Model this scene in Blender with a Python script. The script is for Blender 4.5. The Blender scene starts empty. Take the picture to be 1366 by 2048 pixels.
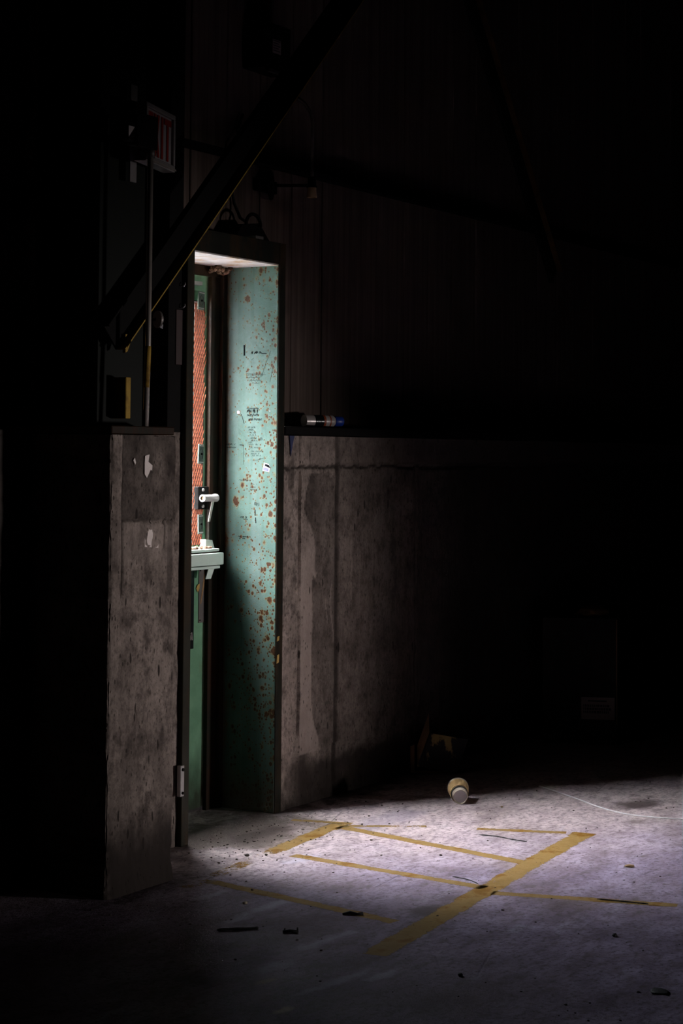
import bpy, bmesh, math, random
from mathutils import Vector, Matrix, noise, Euler

random.seed(7)
scene = bpy.context.scene
COL = scene.collection
R = math.radians

# ------------------------------------------------------------------ camera
cam_d = bpy.data.cameras.new('camera')
cam = bpy.data.objects.new('camera', cam_d)
COL.objects.link(cam)
CAM = Vector((-6.19652, -3.97217, 1.38882))
YAW, PITCH, ROLL = 1.03507927, R(3.0), 0.00747771
_fw = Vector((math.sin(YAW) * math.cos(PITCH), math.cos(YAW) * math.cos(PITCH), math.sin(PITCH)))
_rt = Vector((math.cos(YAW), -math.sin(YAW), 0.0))
_up = _rt.cross(_fw)
_r2 = _rt * math.cos(ROLL) + _up * math.sin(ROLL)
_u2 = -_rt * math.sin(ROLL) + _up * math.cos(ROLL)
m = Matrix((( _r2.x, _u2.x, -_fw.x), (_r2.y, _u2.y, -_fw.y), (_r2.z, _u2.z, -_fw.z)))
cam.matrix_world = Matrix.Translation(CAM) @ m.to_4x4()
cam_d.sensor_fit = 'VERTICAL'
cam_d.sensor_height = 36.0
cam_d.lens = 36.0 * 3764.09 / 2048.0
cam_d.shift_y = -313.0 / 2048.0
cam_d.clip_end = 200
scene.camera = cam

# ------------------------------------------------------------------ sky, light, exposure
world = bpy.data.worlds.new('overcast_sky')
scene.world = world
world.use_nodes = True
_wn = world.node_tree.nodes
_bg = _wn['Background']
_bg.inputs[0].default_value = (0.90, 0.93, 1.0, 1)
_bg.inputs[1].default_value = 34.0
# portal in the door window: only guides the sampling of the sky, gives no light itself
_pd = bpy.data.lights.new('window_portal', 'AREA')
_pd.shape = 'RECTANGLE'; _pd.size = 0.46; _pd.size_y = 0.95
_pd.cycles.is_portal = True
_po = bpy.data.objects.new('window_portal', _pd)
COL.objects.link(_po)
_po.location = (-0.345, 0.33, 1.515)
_po.rotation_euler = (R(-90), 0, 0)
# the sun behind thin bright haze: a very wide soft disc high over the yard
_sd = bpy.data.lights.new('hazy_sun', 'SUN')
_sd.energy = 192.0; _sd.angle = R(71); _sd.color = (1.0, .96, .93)
_so = bpy.data.objects.new('hazy_sun', _sd)
COL.objects.link(_so)
SUN_AZ, SUN_EL = R(35), R(65)          # azimuth from the wall normal, elevation
_so.rotation_euler = Vector((math.sin(SUN_AZ) * math.cos(SUN_EL), -math.cos(SUN_AZ) * math.cos(SUN_EL), -math.sin(SUN_EL))).to_track_quat('-Z', 'Y').to_euler()
_so.location = (-2, 4, 7)
# added fill spot, unseen behind the camera, lifts the wall faces by the doorway
_fd = bpy.data.lights.new('fill_spot', 'SPOT')
_fd.energy = 1020.0; _fd.spot_size = R(23); _fd.spot_blend = 1.0; _fd.shadow_soft_size = .25; _fd.color = (1.0, .93, .90)
_fo = bpy.data.objects.new('fill_spot', _fd)
COL.objects.link(_fo)
_fo.location = (2.2, -8.4, .62)
_fo.rotation_euler = (Vector((-.72, 0, .90)) - _fo.location).to_track_quat('-Z', 'Y').to_euler()
scene.view_settings.view_transform = 'Standard'
scene.view_settings.look = 'None'
scene.view_settings.gamma = 1.0
scene.view_settings.use_curve_mapping = False
scene.view_settings.exposure = 0.0

# ------------------------------------------------------------------ node helpers
class NT:
    def __init__(s, name):
        s.m = bpy.data.materials.new(name); s.m.use_nodes = True
        s.t = s.m.node_tree; s.n = s.t.nodes; s.l = s.t.links
        s.b = s.n['Principled BSDF']; s.out = s.n['Material Output']
        s.tc = s.n.new('ShaderNodeTexCoord'); s.obj = s.tc.outputs['Object']
    def put(s, sock, v):
        if isinstance(v, bpy.types.NodeSocket): s.l.new(v, sock)
        elif isinstance(v, (tuple, list)):
            sock.default_value = tuple(v) + ((1,) if len(sock.default_value) == 4 and len(v) == 3 else ())
        else: sock.default_value = v
    def mp(s, scale=(1, 1, 1), loc=(0, 0, 0), rot=(0, 0, 0), vec=None):
        n = s.n.new('ShaderNodeMapping'); s.l.new(vec or s.obj, n.inputs[0])
        n.inputs['Scale'].default_value = scale; n.inputs['Location'].default_value = loc; n.inputs['Rotation'].default_value = rot
        return n.outputs[0]
    def noise(s, scale=5, detail=4, rough=.55, vec=None, dist=0):
        n = s.n.new('ShaderNodeTexNoise'); s.l.new(vec or s.obj, n.inputs['Vector'])
        n.inputs['Scale'].default_value = scale; n.inputs['Detail'].default_value = detail
        n.inputs['Roughness'].default_value = rough; n.inputs['Distortion'].default_value = dist
        return n.outputs[0]
    def vor(s, scale=5, vec=None, feature='F1', rnd=1.0):
        n = s.n.new('ShaderNodeTexVoronoi'); s.l.new(vec or s.obj, n.inputs['Vector'])
        n.feature = feature; n.inputs['Scale'].default_value = scale; n.inputs['Randomness'].default_value = rnd
        return n.outputs['Distance'], n.outputs.get('Color')
    def math(s, op, a, b=0.0, c=None, clamp=False):
        n = s.n.new('ShaderNodeMath'); n.operation = op; n.use_clamp = clamp
        s.put(n.inputs[0], a); s.put(n.inputs[1], b)
        if c is not None: s.put(n.inputs[2], c)
        return n.outputs[0]
    def rng(s, v, a, b, c=0.0, d=1.0, smooth=False):
        n = s.n.new('ShaderNodeMapRange'); s.put(n.inputs[0], v)
        if smooth: n.interpolation_type = 'SMOOTHSTEP'
        for i, q in zip((1, 2, 3, 4), (a, b, c, d)): s.put(n.inputs[i], q)
        return n.outputs[0]
    def mix(s, f, a, b, mode='MIX'):
        n = s.n.new('ShaderNodeMix'); n.data_type = 'RGBA'; n.blend_type = mode
        s.put(n.inputs[0], f); s.put(n.inputs[6], a); s.put(n.inputs[7], b)
        return n.outputs[2]
    def xyz(s, vec=None):
        n = s.n.new('ShaderNodeSeparateXYZ'); s.l.new(vec or s.obj, n.inputs[0]); return n.outputs
    def sep(s, c):
        n = s.n.new('ShaderNodeSeparateColor'); s.l.new(c, n.inputs[0]); return n.outputs
    def attr(s, name):
        n = s.n.new('ShaderNodeAttribute'); n.attribute_name = name; return n.outputs['Fac']
    def rand(s):
        return s.n.new('ShaderNodeObjectInfo').outputs['Random']
    def bump(s, h, strength=.3, dist=.01):
        n = s.n.new('ShaderNodeBump'); n.inputs['Strength'].default_value = strength; n.inputs['Distance'].default_value = dist
        s.put(n.inputs['Height'], h); s.l.new(n.outputs[0], s.b.inputs['Normal'])
    def fin(s, col, rough=.6, metal=0.0, spec=None):
        s.put(s.b.inputs['Base Color'], col); s.put(s.b.inputs['Roughness'], rough); s.put(s.b.inputs['Metallic'], metal)
        if spec is not None: s.put(s.b.inputs['Specular IOR Level'], spec)
        return s.m

def plain(name, col, rough=.6, metal=0.0, var=.25, scale=30, bump=.08, spec=None):
    t = NT(name)
    f = t.noise(scale, 4)
    c = t.mix(f, tuple(x * (1 - var) for x in col), tuple(min(1, x * (1 + var)) for x in col))
    t.bump(t.noise(scale * 3, 3), bump, .003)
    return t.fin(c, rough, metal, spec)

def spots(t, scale, vec=None, lo=.05, hi=.42, soft=.08):
    """scattered round spots of random size; returns 0..1 mask"""
    d, c = t.vor(scale, vec)
    r = t.rng(t.sep(c)[0], 0, 1, lo, hi)
    return t.rng(t.math('SUBTRACT', r, d), 0, soft, 0, 1)

# ------------------------------------------------------------------ materials
M = {}
def mk_concrete(name, lo=(.165, .130, .115), hi=(.43, .35, .31), pits=True):
    t = NT(name)
    n1 = t.noise(2.6, 7, .66); n2 = t.noise(19, 7, .72)
    grain = t.noise(60, 3, .6, t.mp((1, 1, .16)))
    streak = t.noise(7, 4, .6, t.mp((1, 1, .1)))
    f = t.math('MULTIPLY_ADD', n1, .5, t.math('MULTIPLY_ADD', n2, .35, t.math('MULTIPLY', grain, .2)))
    c = t.mix(t.rng(f, .40, .66), lo, hi)
    c = t.mix(t.rng(streak, .46, .66, 0, .35), c, (.085, .066, .058))
    c = t.mix(t.rng(t.noise(12, 7, .74, t.mp((1, 1, .8), loc=(3, 3, 3))), .47, .62, 0, .85), c, (.075, .058, .052))
    c = t.mix(t.rng(t.noise(85, 5, .75, t.mp((1, 1, .7))), .50, .68, 0, .75), c, (.05, .04, .036))
    c = t.mix(t.rng(n1, .60, .72, 0, .5), c, (.33, .275, .25))
    # stains and painted-in shade, carried by an attribute on the mesh
    c = t.mix(t.attr('stain_shade'), c, (.024, .018, .016))
    c = t.mix(t.attr('pale'), c, (.37, .30, .27))
    if pits:
        p1 = spots(t, 26, t.mp((1.5, 1.5, .42)), -.35, .26, .06)
        p2 = spots(t, 75, t.mp((1, 1, .55)), -.3, .33, .08)
        p = t.math('MAXIMUM', p1, t.math('MULTIPLY', p2, .75))
        c = t.mix(t.math('MULTIPLY', p, .9), c, (.02, .015, .013))
        h = t.math('MULTIPLY_ADD', p, -1.0, t.math('MULTIPLY_ADD', n2, .5, t.math('MULTIPLY', grain, .5)))
    else:
        h = t.math('ADD', n2, grain)
    t.bump(h, .55, .006)
    return t.fin(c, .92, 0, .2)
M['concrete'] = mk_concrete('weathered_concrete')
M['concrete_dark'] = mk_concrete('shaded_concrete', (.03, .026, .024), (.07, .06, .056))  # shaded copy of the concrete, darkness of unlit walls in its colour

def mk_floor():
    t = NT('worn_floor_concrete')
    X = t.xyz()
    big = t.noise(.9, 5, .6); mid = t.noise(3.2, 6, .62, dist=.4)
    st = t.noise(3.6, 7, .72, t.mp((.9, 1.5, 1)))
    st2 = t.noise(4.5, 6, .7, t.mp((.45, 1.7, 1), loc=(3, 1, 0)))
    fine = t.noise(55, 5, .7, t.mp((1, 1, 1)))
    vf = t.noise(190, 3, .6)
    mott = t.noise(11, 6, .72, t.mp((1, 1.3, 1)))
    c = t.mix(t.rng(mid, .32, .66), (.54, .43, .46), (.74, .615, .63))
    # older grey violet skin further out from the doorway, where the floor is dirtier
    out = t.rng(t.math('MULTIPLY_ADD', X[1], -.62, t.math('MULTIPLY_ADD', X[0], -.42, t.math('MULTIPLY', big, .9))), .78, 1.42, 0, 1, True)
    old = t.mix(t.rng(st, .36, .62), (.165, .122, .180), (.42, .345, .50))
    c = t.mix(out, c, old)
    # blue white scuffs drawn along the wall direction
    c = t.mix(t.math('MULTIPLY', t.rng(st2, .60, .74), t.rng(out, .1, .6, .35, .8)), c, (.56, .54, .68))
    # brown dirt
    c = t.mix(t.rng(t.noise(1.7, 7, .7, t.mp((1, 1.6, 1), loc=(7, 2, 0))), .52, .74, 0, .7), c, (.155, .11, .105))
    c = t.mix(t.rng(fine, .50, .66, 0, .85), c, (.075, .054, .054))
    c = t.mix(t.rng(vf, .62, .8, 0, .55), c, (.05, .036, .036))
    c = t.mix(t.rng(mott, .48, .66, 0, .60), c, (.20, .150, .170))
    c = t.mix(t.rng(t.noise(24, 5, .7, t.mp((.6, 1.2, 1), loc=(5, 5, 0))), .52, .66, 0, .62), c, (.12, .088, .09))
    # hair cracks
    d, _ = t.vor(1.1, t.mp((1, 1.5, 1)), 'DISTANCE_TO_EDGE')
    crack = t.math('MULTIPLY', t.rng(t.math('ADD', d, t.math('MULTIPLY', fine, .012)), .006, .0115, 1, 0), t.rng(big, .5, .62))
    c = t.mix(t.math('MULTIPLY', crack, .6), c, (.05, .035, .035))
    def blot(cx, cy, rx, ry, amt, col):
        nonlocal c
        dx = t.math('DIVIDE', t.math('SUBTRACT', X[0], cx), rx); dy = t.math('DIVIDE', t.math('SUBTRACT', X[1], cy), ry)
        dd = t.math('SQRT', t.math('ADD', t.math('MULTIPLY', dx, dx), t.math('MULTIPLY', dy, dy)))
        dd = t.math('MULTIPLY_ADD', t.math('SUBTRACT', mid, .5), 2.2, dd)
        c = t.mix(t.rng(dd, .35, 1.1, amt, 0, True), c, col)
    def scuff_shade(cx, cy, rx, ry, amt, col, ang=-.12):
        nonlocal c
        ca, sa = math.cos(ang), math.sin(ang)
        ax = t.math('SUBTRACT', X[0], cx); ay = t.math('SUBTRACT', X[1], cy)
        dx = t.math('DIVIDE', t.math('MULTIPLY_ADD', ax, ca, t.math('MULTIPLY', ay, sa)), rx)
        dy = t.math('DIVIDE', t.math('MULTIPLY_ADD', ay, ca, t.math('MULTIPLY', ax, -sa)), ry)
        dd = t.math('SQRT', t.math('ADD', t.math('MULTIPLY', dx, dx), t.math('MULTIPLY', dy, dy)))
        dd = t.math('MULTIPLY_ADD', t.math('SUBTRACT', mott, .5), 3.6, dd)
        c = t.mix(t.rng(dd, .1, 1.15, amt, 0, True), c, col)
    scuff_shade(-1.45, -1.05, .62, .42, .62, (.115, .080, .088))    # dark trodden patch in the left foreground
    scuff_shade(-1.9, -1.6, .6, .5, .55, (.13, .095, .105))
    for cx, cy, rx, ry in ((-1.241, -.80, .15, .022), (-1.468, -.805, .11, .018), (-1.528, -1.153, .15, .022), (-1.84, -1.40, .19, .020), (-.65, -.53, .10, .030), (-1.727, -1.47, .11, .018), (-1.39, -1.35, .12, .016), (-1.25, -.56, .08, .02), (-1.82, -1.18, .09, .030)):
        scuff_shade(cx, cy, rx * 1.1, ry * 1.5, .50, (.56, .53, .68))
    scuff_shade(-1.95, -1.24, .05, .02, .8, (.45, .36, .30)); scuff_shade(-2.147, -1.42, .05, .022, .9, (.66, .58, .52))
    scuff_shade(.55, -.02, .70, .16, .92, (.05, .038, .036), 0.0); scuff_shade(-1.28, -.33, .34, .12, .85, (.05, .036, .034), 0.0)  # shade along the wall foot and pier foot, painted on the floor
    blot(.966, -1.125, .19, .10, .9, (.07, .05, .05))      # black oily stain
    blot(.62, -1.25, .07, .05, .6, (.16, .12, .11))
    blot(-.38, -.06, .62, .34, .90, (.085, .062, .05))      # doorway grime, deepened to stand for the dimmer light there
    blot(-1.05, -1.24, .10, .06, .8, (.06, .045, .045))
    blot(-.35, -.17, .22, .05, .6, (.03, .022, .02))
    blot(.15, -.42, .35, .10, .5, (.27, .23, .30))         # bluish damp patch
    h = t.math('MULTIPLY_ADD', fine, .6, t.math('MULTIPLY_ADD', vf, .4, t.math('MULTIPLY', crack, -1.5)))
    t.bump(h, .5, .005)
    return t.fin(c, t.rng(mid, .3, .7, .78, .62), 0, .25)
M['floor'] = mk_floor()

def mk_line():
    t = NT('worn_yellow_floor_paint')
    u = t.tc.outputs['UV']; U = t.xyz(u)
    ed = t.math('MINIMUM', U[1], t.math('SUBTRACT', 1.0, U[1]))           # 0 edge .. .5 centre
    n = t.noise(9, 6, .65); f = t.noise(70, 4, .65)
    body = t.math('ADD', t.rng(ed, 0, .22, -.30, .20), t.math('MULTIPLY_ADD', n, 1.25, t.math('MULTIPLY_ADD', f, .75, t.math('MULTIPLY', t.noise(160, 3, .7), .55))))
    body = t.math('ADD', body, t.attr('cover'))
    a = t.rng(body, 1.24, 1.30, 0, .97)
    c = t.mix(t.rng(n, .38, .62), (.25, .150, .042), (.33, .215, .080))
    c = t.mix(t.rng(n, .52, .62), c, (.20, .092, .006))
    c = t.mix(t.rng(f, .55, .75, 0, .6), c, (.10, .07, .03))
    t.put(t.b.inputs['Alpha'], a)
    t.bump(f, .3, .002)
    return t.fin(c, .75, 0, .2)
M['line'] = mk_line()

def mk_jamb():
    t = NT('mint_paint_with_rust')
    X = t.xyz()
    n = t.noise(6, 5, .6); streak = t.noise(16, 4, .6, t.mp((1, 1, .05)))
    c = t.mix(t.rng(n, .35, .68), (.042, .086, .071), (.067, .120, .104))
    c = t.mix(t.rng(streak, .45, .72, 0, .6), c, (.098, .132, .126))
    c = t.mix(t.rng(t.noise(24, 4, .6, t.mp((1, 1, .12), loc=(0, 4, 0))), .58, .75, 0, .55), c, (.025, .062, .057))
    # rust blooms: denser to the outer edge (y -> 0) and low down
    dens = t.math('ADD', t.rng(X[1], .0, .2, .19, -.06), t.rng(X[2], .4, 1.6, .09, -.03))
    dens = t.math('ADD', dens, t.rng(t.noise(9, 3), .35, .7, -.17, .17))
    def sp(scale, lo, hi, soft, off):
        v = t.mp((1, 1, .8), loc=(0, off, off * 2))
        d, cc = t.vor(scale, v)
        r = t.math('ADD', t.rng(t.sep(cc)[0], 0, 1, lo, hi), dens)
        jag = t.math('MULTIPLY', t.math('SUBTRACT', t.noise(150, 3, .7), .5), .35)
        return t.math('ADD', t.math('SUBTRACT', r, d), jag)
    s1 = sp(62, -.48, .32, .1, 0.0); s2 = sp(125, -.5, .33, .1, 1.7); s3 = sp(30, -.95, .24, .1, 3.1)
    s = t.math('MAXIMUM', t.math('MAXIMUM', s1, s2), s3)
    def blot(cy, cz, r, k=.9):
        dy = t.math('SUBTRACT', X[1], cy); dz = t.math('MULTIPLY', t.math('SUBTRACT', X[2], cz), .75)
        dd = t.math('SQRT', t.math('ADD', t.math('MULTIPLY', dy, dy), t.math('MULTIPLY', dz, dz)))
        dd = t.math('MULTIPLY_ADD', t.math('SUBTRACT', t.noise(70, 5, .75), .5), r * 2.2, dd)
        return t.rng(dd, r * .3, r * 1.3, k * .45, -.4)
    s = t.math('MAXIMUM', s, blot(.186, 1.20, .020, .7)); s = t.math('MAXIMUM', s, blot(.175, 1.55, .008))
    s = t.math('MAXIMUM', s, blot(.0, .62, .02)); s = t.math('MAXIMUM', s, blot(.24, 1.05, .03, .5)); s = t.math('MAXIMUM', s, blot(.14, 2.0, .014, .7))
    halo = t.rng(s, -.16, .05, 0, .55)
    c = t.mix(halo, c, (.125, .085, .022))
    c = t.mix(t.rng(s, -.02, .10, 0, .95), c, (.075, .028, .004))
    c = t.mix(t.rng(s, .04, .16, 0, .9), c, (.026, .0075, .002))
    # inner corner: rusty brown tone with the corner's shade painted in
    edge = t.math('ADD', t.rng(X[1], .165, .252, 0, 1), t.math('MULTIPLY', t.math('SUBTRACT', t.noise(12, 5, .7, t.mp((1, 1, .35))), .5), 1.3))
    c = t.mix(t.rng(edge, .55, .9, 0, .8), c, (.10, .06, .03))
    low = t.math('ADD', t.rng(X[2], .0, .35, 1, 0), t.math('MULTIPLY', t.math('SUBTRACT', n, .5), 1.1))
    c = t.mix(t.rng(low, .5, 1.0, 0, .8), c, (.09, .07, .045))
    t.bump(t.math('MULTIPLY_ADD', t.noise(260, 2, .5), .6, t.math('MULTIPLY', t.rng(s, -.02, .1), -.8)), .35, .0025)
    return t.fin(c, .55, 0, .2)
M['jamb'] = mk_jamb()

def mk_paint_rust(name, a, b, rust=(.15, .065, .03), lo=.5, hi=.72, rough=.5, vscale=.3, amt=.85, spec=.15):
    t = NT(name)
    n = t.noise(9, 5, .6); r = t.noise(13, 6, .68, t.mp((1, 1, vscale)))
    c = t.mix(t.rng(n, .35, .65), a, b)
    c = t.mix(t.rng(r, lo, hi, 0, amt), c, rust)
    if name == 'green_door_paint':
        X = t.xyz()
        c = t.mix(t.rng(t.math('ADD', t.rng(X[2], .0, .5, 1, 0), t.math('MULTIPLY', t.math('SUBTRACT', r, .5), .9)), .45, .95, 0, .92), c, (.02, .024, .014))
    t.bump(t.noise(90, 4, .6), .2, .002)
    return t.fin(c, rough, 0, spec)
M['door'] = mk_paint_rust('green_door_paint', (.115, .260, .155), (.170, .345, .215), (.13, .10, .05), .60, .80)
M['frame'] = mk_paint_rust('dark_green_frame_paint', (.0050, .0055, .0036), (.0100, .0105, .0068), (.034, .017, .006), .46, .66)  # head and face darkened to offset the fill light on them
M['frame_low'] = mk_paint_rust('dirty_green_brown_frame', (.0115, .0110, .0066), (.019, .0175, .0105), (.036, .019, .008), .48, .68)
M['stop'] = mk_paint_rust('rusted_stop_paint', (.006, .0072, .0045), (.012, .014, .009), (.030, .010, .004), .40, .60)
M['soffit'] = mk_paint_rust('stained_white_soffit', (.50, .47, .48), (.66, .62, .62), (.36, .20, .06), .47, .66, .7, .3)
M['bar'] = mk_paint_rust('pale_green_bar_paint', (.58, .70, .64), (.66, .77, .71), (.20, .16, .10), .62, .82, .35, 1)
M['clip'] = mk_paint_rust('pale_green_clip', (.07, .105, .088), (.11, .15, .13), (.10, .08, .05), .56, .75, .4, 1)
M['mesh'] = mk_paint_rust('rusty_red_wire_mesh', (.130, .034, .017), (.20, .060, .034), (.07, .020, .008), .52, .70, .85, 1, .85, .04)
M['lining'] = plain('dark_reveal_lining', (.012, .0038, .0022), .9, spec=.03)
M['bare'] = plain('bare_grey_steel', (.50, .44, .40), .30, .6)
M['galv'] = plain('dull_galvanised_steel', (.12, .105, .10), .5, .5)
M['white_metal'] = plain('worn_white_metal', (.40, .38, .38), .35, .2)
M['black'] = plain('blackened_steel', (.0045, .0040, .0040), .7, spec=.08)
M['blackgloss'] = plain('black_glossy_panel', (.010, .011, .012), .18)
M['dull_green'] = plain('dull_dark_green_steel', (.0045, .0055, .0045), .6, spec=.12)
M['yellow'] = mk_paint_rust('old_yellow_paint', (.33, .20, .035), (.42, .27, .05), (.12, .06, .02), .5, .7, .6, 1)
M['orange'] = mk_paint_rust('old_orange_paint', (.10, .045, .014), (.13, .06, .018), (.03, .015, .007), .45, .65, .6, 1)
M['red'] = plain('sign_red', (.22, .012, .007), .45)
M['darkred'] = plain('dull_red_paint', (.022, .0045, .004), .55)
M['signwhite'] = plain('sign_white', (.27, .24, .25), .45)
M['signframe'] = plain('grey_sign_housing', (.19, .17, .17), .5)
M['tan'] = plain('tan_ceramic', (.85, .56, .32), .5)
M['paper'] = plain('old_white_paper', (.85, .72, .69), .85)
M['white'] = plain('white_label', (.26, .25, .275), .7, var=.08)
M['ink'] = plain('black_marker_ink', (.003, .004, .005), .8, spec=.05)
M['faded_ink'] = plain('faded_marker_ink', (.012, .022, .022), .8, spec=.05)
M['blueink'] = plain('blue_print', (.05, .055, .16), .6)
M['blue'] = plain('blue_plastic', (.010, .045, .34), .4)
M['blue_dry'] = plain('dried_blue_paint', (.012, .020, .085), .6)
M['can'] = plain('white_can_lacquer', (.50, .44, .43), .3, .2)
M['kraft'] = plain('brown_cardboard', (.28, .155, .07), .85)
M['cupbody'] = plain('pale_paper_cup', (.66, .55, .45), .6)
M['cupbase'] = plain('white_cup_base', (.86, .80, .82), .6, var=.1)
def mk_sleeve():
    t = NT('ribbed_kraft_sleeve')
    g = t.noise(60, 4, .6)
    c = t.mix(g, (.50, .29, .10), (.72, .50, .27))
    t.bump(t.noise(120, 3), .3, .002)
    return t.fin(c, .7)
M['sleeve'] = mk_sleeve()
M['rubber'] = plain('black_rubber', (.012, .011, .011), .7)
M['stone'] = plain('pale_pebble', (.42, .36, .28), .85)
M['tanstone'] = plain('tan_pebble', (.34, .22, .11), .85)
M['grit'] = plain('dark_grit', (.06, .045, .04), .9)
M['rag'] = plain('brown_rag', (.16, .08, .03), .9)
M['nest'] = plain('rusty_flakes', (.16, .085, .055), .9)
M['outground'] = plain('outside_gravel', (.36, .35, .34), .95)
M['sky_block'] = plain('dark_sky_block', (.014, .016, .011), .95)
M['wire'] = plain('pale_string', (.75, .72, .74), .6)
M['can_print'] = plain('orange_print', (.32, .06, .02), .5)
M['tape'] = plain('old_yellow_tape', (.42, .26, .06), .6)
M['carton'] = plain('dark_brown_carton', (.020, .016, .014), .85)
M['label'] = plain('carton_label', (.48, .37, .35), .8, var=.1)
M['label_ink'] = plain('carton_label_ink', (.06, .055, .07), .8)

def mk_plank():
    t = NT('grey_brown_planks')
    r = t.rand()
    v = t.mp((30, 30, .9))
    n = t.noise(1.0, 6, .65, v); n2 = t.noise(2.2, 4)
    c = t.mix(t.rng(n, .35, .65), (.12, .084, .071), (.25, .184, .16))
    c = t.mix(t.rng(n2, .45, .7, 0, .5), c, (.09, .066, .056))
    c = t.mix(t.math('MULTIPLY', r, .45), c, (.11, .08, .07))
    t.bump(n, .45, .004)
    return t.fin(c, .85, 0, .15)
M['plank'] = mk_plank()
def mk_peel():
    t = NT('peeling_board_paint')
    n = t.noise(16, 6, .65, t.mp((1, 1, .5)))
    c = t.mix(t.rng(n, .52, .58), (.035, .032, .033), (.62, .43, .17))
    return t.fin(c, .8)
M['peel'] = mk_peel()
def mk_glass():
    t = NT('grimy_glass')
    n = t.n; tr = n.new('ShaderNodeBsdfTransparent'); gl = n.new('ShaderNodeBsdfGlossy'); mx = n.new('ShaderNodeMixShader')
    tr.inputs[0].default_value = (.93, .95, .96, 1); gl.inputs['Roughness'].default_value = .05; mx.inputs[0].default_value = .06
    t.l.new(tr.outputs[0], mx.inputs[1]); t.l.new(gl.outputs[0], mx.inputs[2]); t.l.new(mx.outputs[0], t.out.inputs[0])
    return t.m
M['glass'] = mk_glass()

# ------------------------------------------------------------------ mesh builder
class MB:
    def __init__(s): s.b = bmesh.new()
    def _x(s, vs, mat):
        if mat is not None:
            for v in vs: v.co = mat @ v.co
    def box(s, x0, x1, y0, y1, z0, z1, bev=0.0, mat=None, seg=1):
        r = bmesh.ops.create_cube(s.b, size=1.0); vs = r['verts']
        for v in vs: v.co = Vector(((x0 + x1) / 2 + v.co.x * (x1 - x0), (y0 + y1) / 2 + v.co.y * (y1 - y0), (z0 + z1) / 2 + v.co.z * (z1 - z0)))
        if bev > 0:
            es = list({e for v in vs for e in v.link_edges})
            rr = bmesh.ops.bevel(s.b, geom=es, offset=bev, segments=seg, affect='EDGES', profile=.5)
            vs = list({v for f in rr['faces'] for v in f.verts} | {v for v in vs if v.is_valid})
        s._x(vs, mat); return s
    def prism(s, pts, n, mat=None):
        """polygon (list of 3D points) extruded by vector n"""
        n = Vector(n)
        a = [s.b.verts.new(p) for p in pts]; c = [s.b.verts.new(Vector(p) + n) for p in pts]
        s.b.faces.new(a); s.b.faces.new(list(reversed(c)))
        k = len(pts)
        for i in range(k): s.b.faces.new((a[i], c[i], c[(i + 1) % k], a[(i + 1) % k]))
        s._x(a + c, mat); return s
    def tube(s, pts, r, seg=10, caps=True, mat=None):
        pts = [Vector(p) for p in pts]; rad = r if isinstance(r, (list, tuple)) else [r] * len(pts)
        rings = []; prev = None
        for i, p in enumerate(pts):
            t = (pts[min(i + 1, len(pts) - 1)] - pts[max(i - 1, 0)]).normalized()
            if prev is None: a = t.orthogonal().normalized()
            else: a = (prev - t * prev.dot(t)).normalized()
            prev = a; bb = t.cross(a)
            rings.append([s.b.verts.new(p + (a * math.cos(2 * math.pi * k / seg) + bb * math.sin(2 * math.pi * k / seg)) * rad[i]) for k in range(seg)])
        for q, w in zip(rings, rings[1:]):
            for k in range(seg): s.b.faces.new((q[k], q[(k + 1) % seg], w[(k + 1) % seg], w[k]))
        if caps: s.b.faces.new(list(reversed(rings[0]))); s.b.faces.new(rings[-1])
        s._x([v for q in rings for v in q], mat); return s
    def lathe(s, prof, seg=32, mat=None):
        """prof: (radius, z) list, revolved round z"""
        rings = []; allv = []
        for r, z in prof:
            if r < 1e-6: q = [s.b.verts.new((0, 0, z))]
            else: q = [s.b.verts.new((r * math.cos(2 * math.pi * k / seg), r * math.sin(2 * math.pi * k / seg), z)) for k in range(seg)]
            rings.append(q); allv += q
        for q, w in zip(rings, rings[1:]):
            for k in range(seg):
                j = (k + 1) % seg
                if len(q) == 1 and len(w) == 1: continue
                if len(q) == 1: s.b.faces.new((q[0], w[j], w[k]))
                elif len(w) == 1: s.b.faces.new((q[k], q[j], w[0]))
                else: s.b.faces.new((q[k], q[j], w[j], w[k]))
        s._x(allv, mat); return s
    def chip(s, c, size, flat=.5, seed=0):
        rnd = random.Random(seed)
        r = bmesh.ops.create_icosphere(s.b, subdivisions=2 if size > .006 else 1, radius=1.0)
        off = Vector((rnd.uniform(0, 50), rnd.uniform(0, 50), 0)); a = rnd.uniform(0, 6.28); sx = rnd.uniform(.7, 1.3)
        rot = Matrix.Rotation(a, 3, 'Z')
        for v in r['verts']:
            k = 1 + .45 * noise.noise(v.co * 1.3 + off)
            q = rot @ Vector((v.co.x * sx, v.co.y / sx, v.co.z * flat)) * (size * k)
            v.co = Vector(c) + q + Vector((0, 0, size * flat * .8))
        return s
    def build(s, name, m, parent=None, smooth=False, loc=None):
        bmesh.ops.recalc_face_normals(s.b, faces=s.b.faces[:])
        me = bpy.data.meshes.new(name); s.b.to_mesh(me); s.b.free()
        return link(name, me, m, parent, smooth, loc)

def link(name, me, m, parent=None, smooth=False, loc=None):
    o = bpy.data.objects.new(name, me); COL.objects.link(o)
    me.materials.append(M[m] if isinstance(m, str) else m)
    if smooth:
        for p in me.polygons: p.use_smooth = True
        if smooth == 'auto':
            me.set_sharp_from_angle(angle=R(40))
    if parent is not None:
        o.parent = parent
        o.matrix_parent_inverse = parent.matrix_basis.inverted()
    if loc is not None: o.location = loc
    return o

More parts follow.
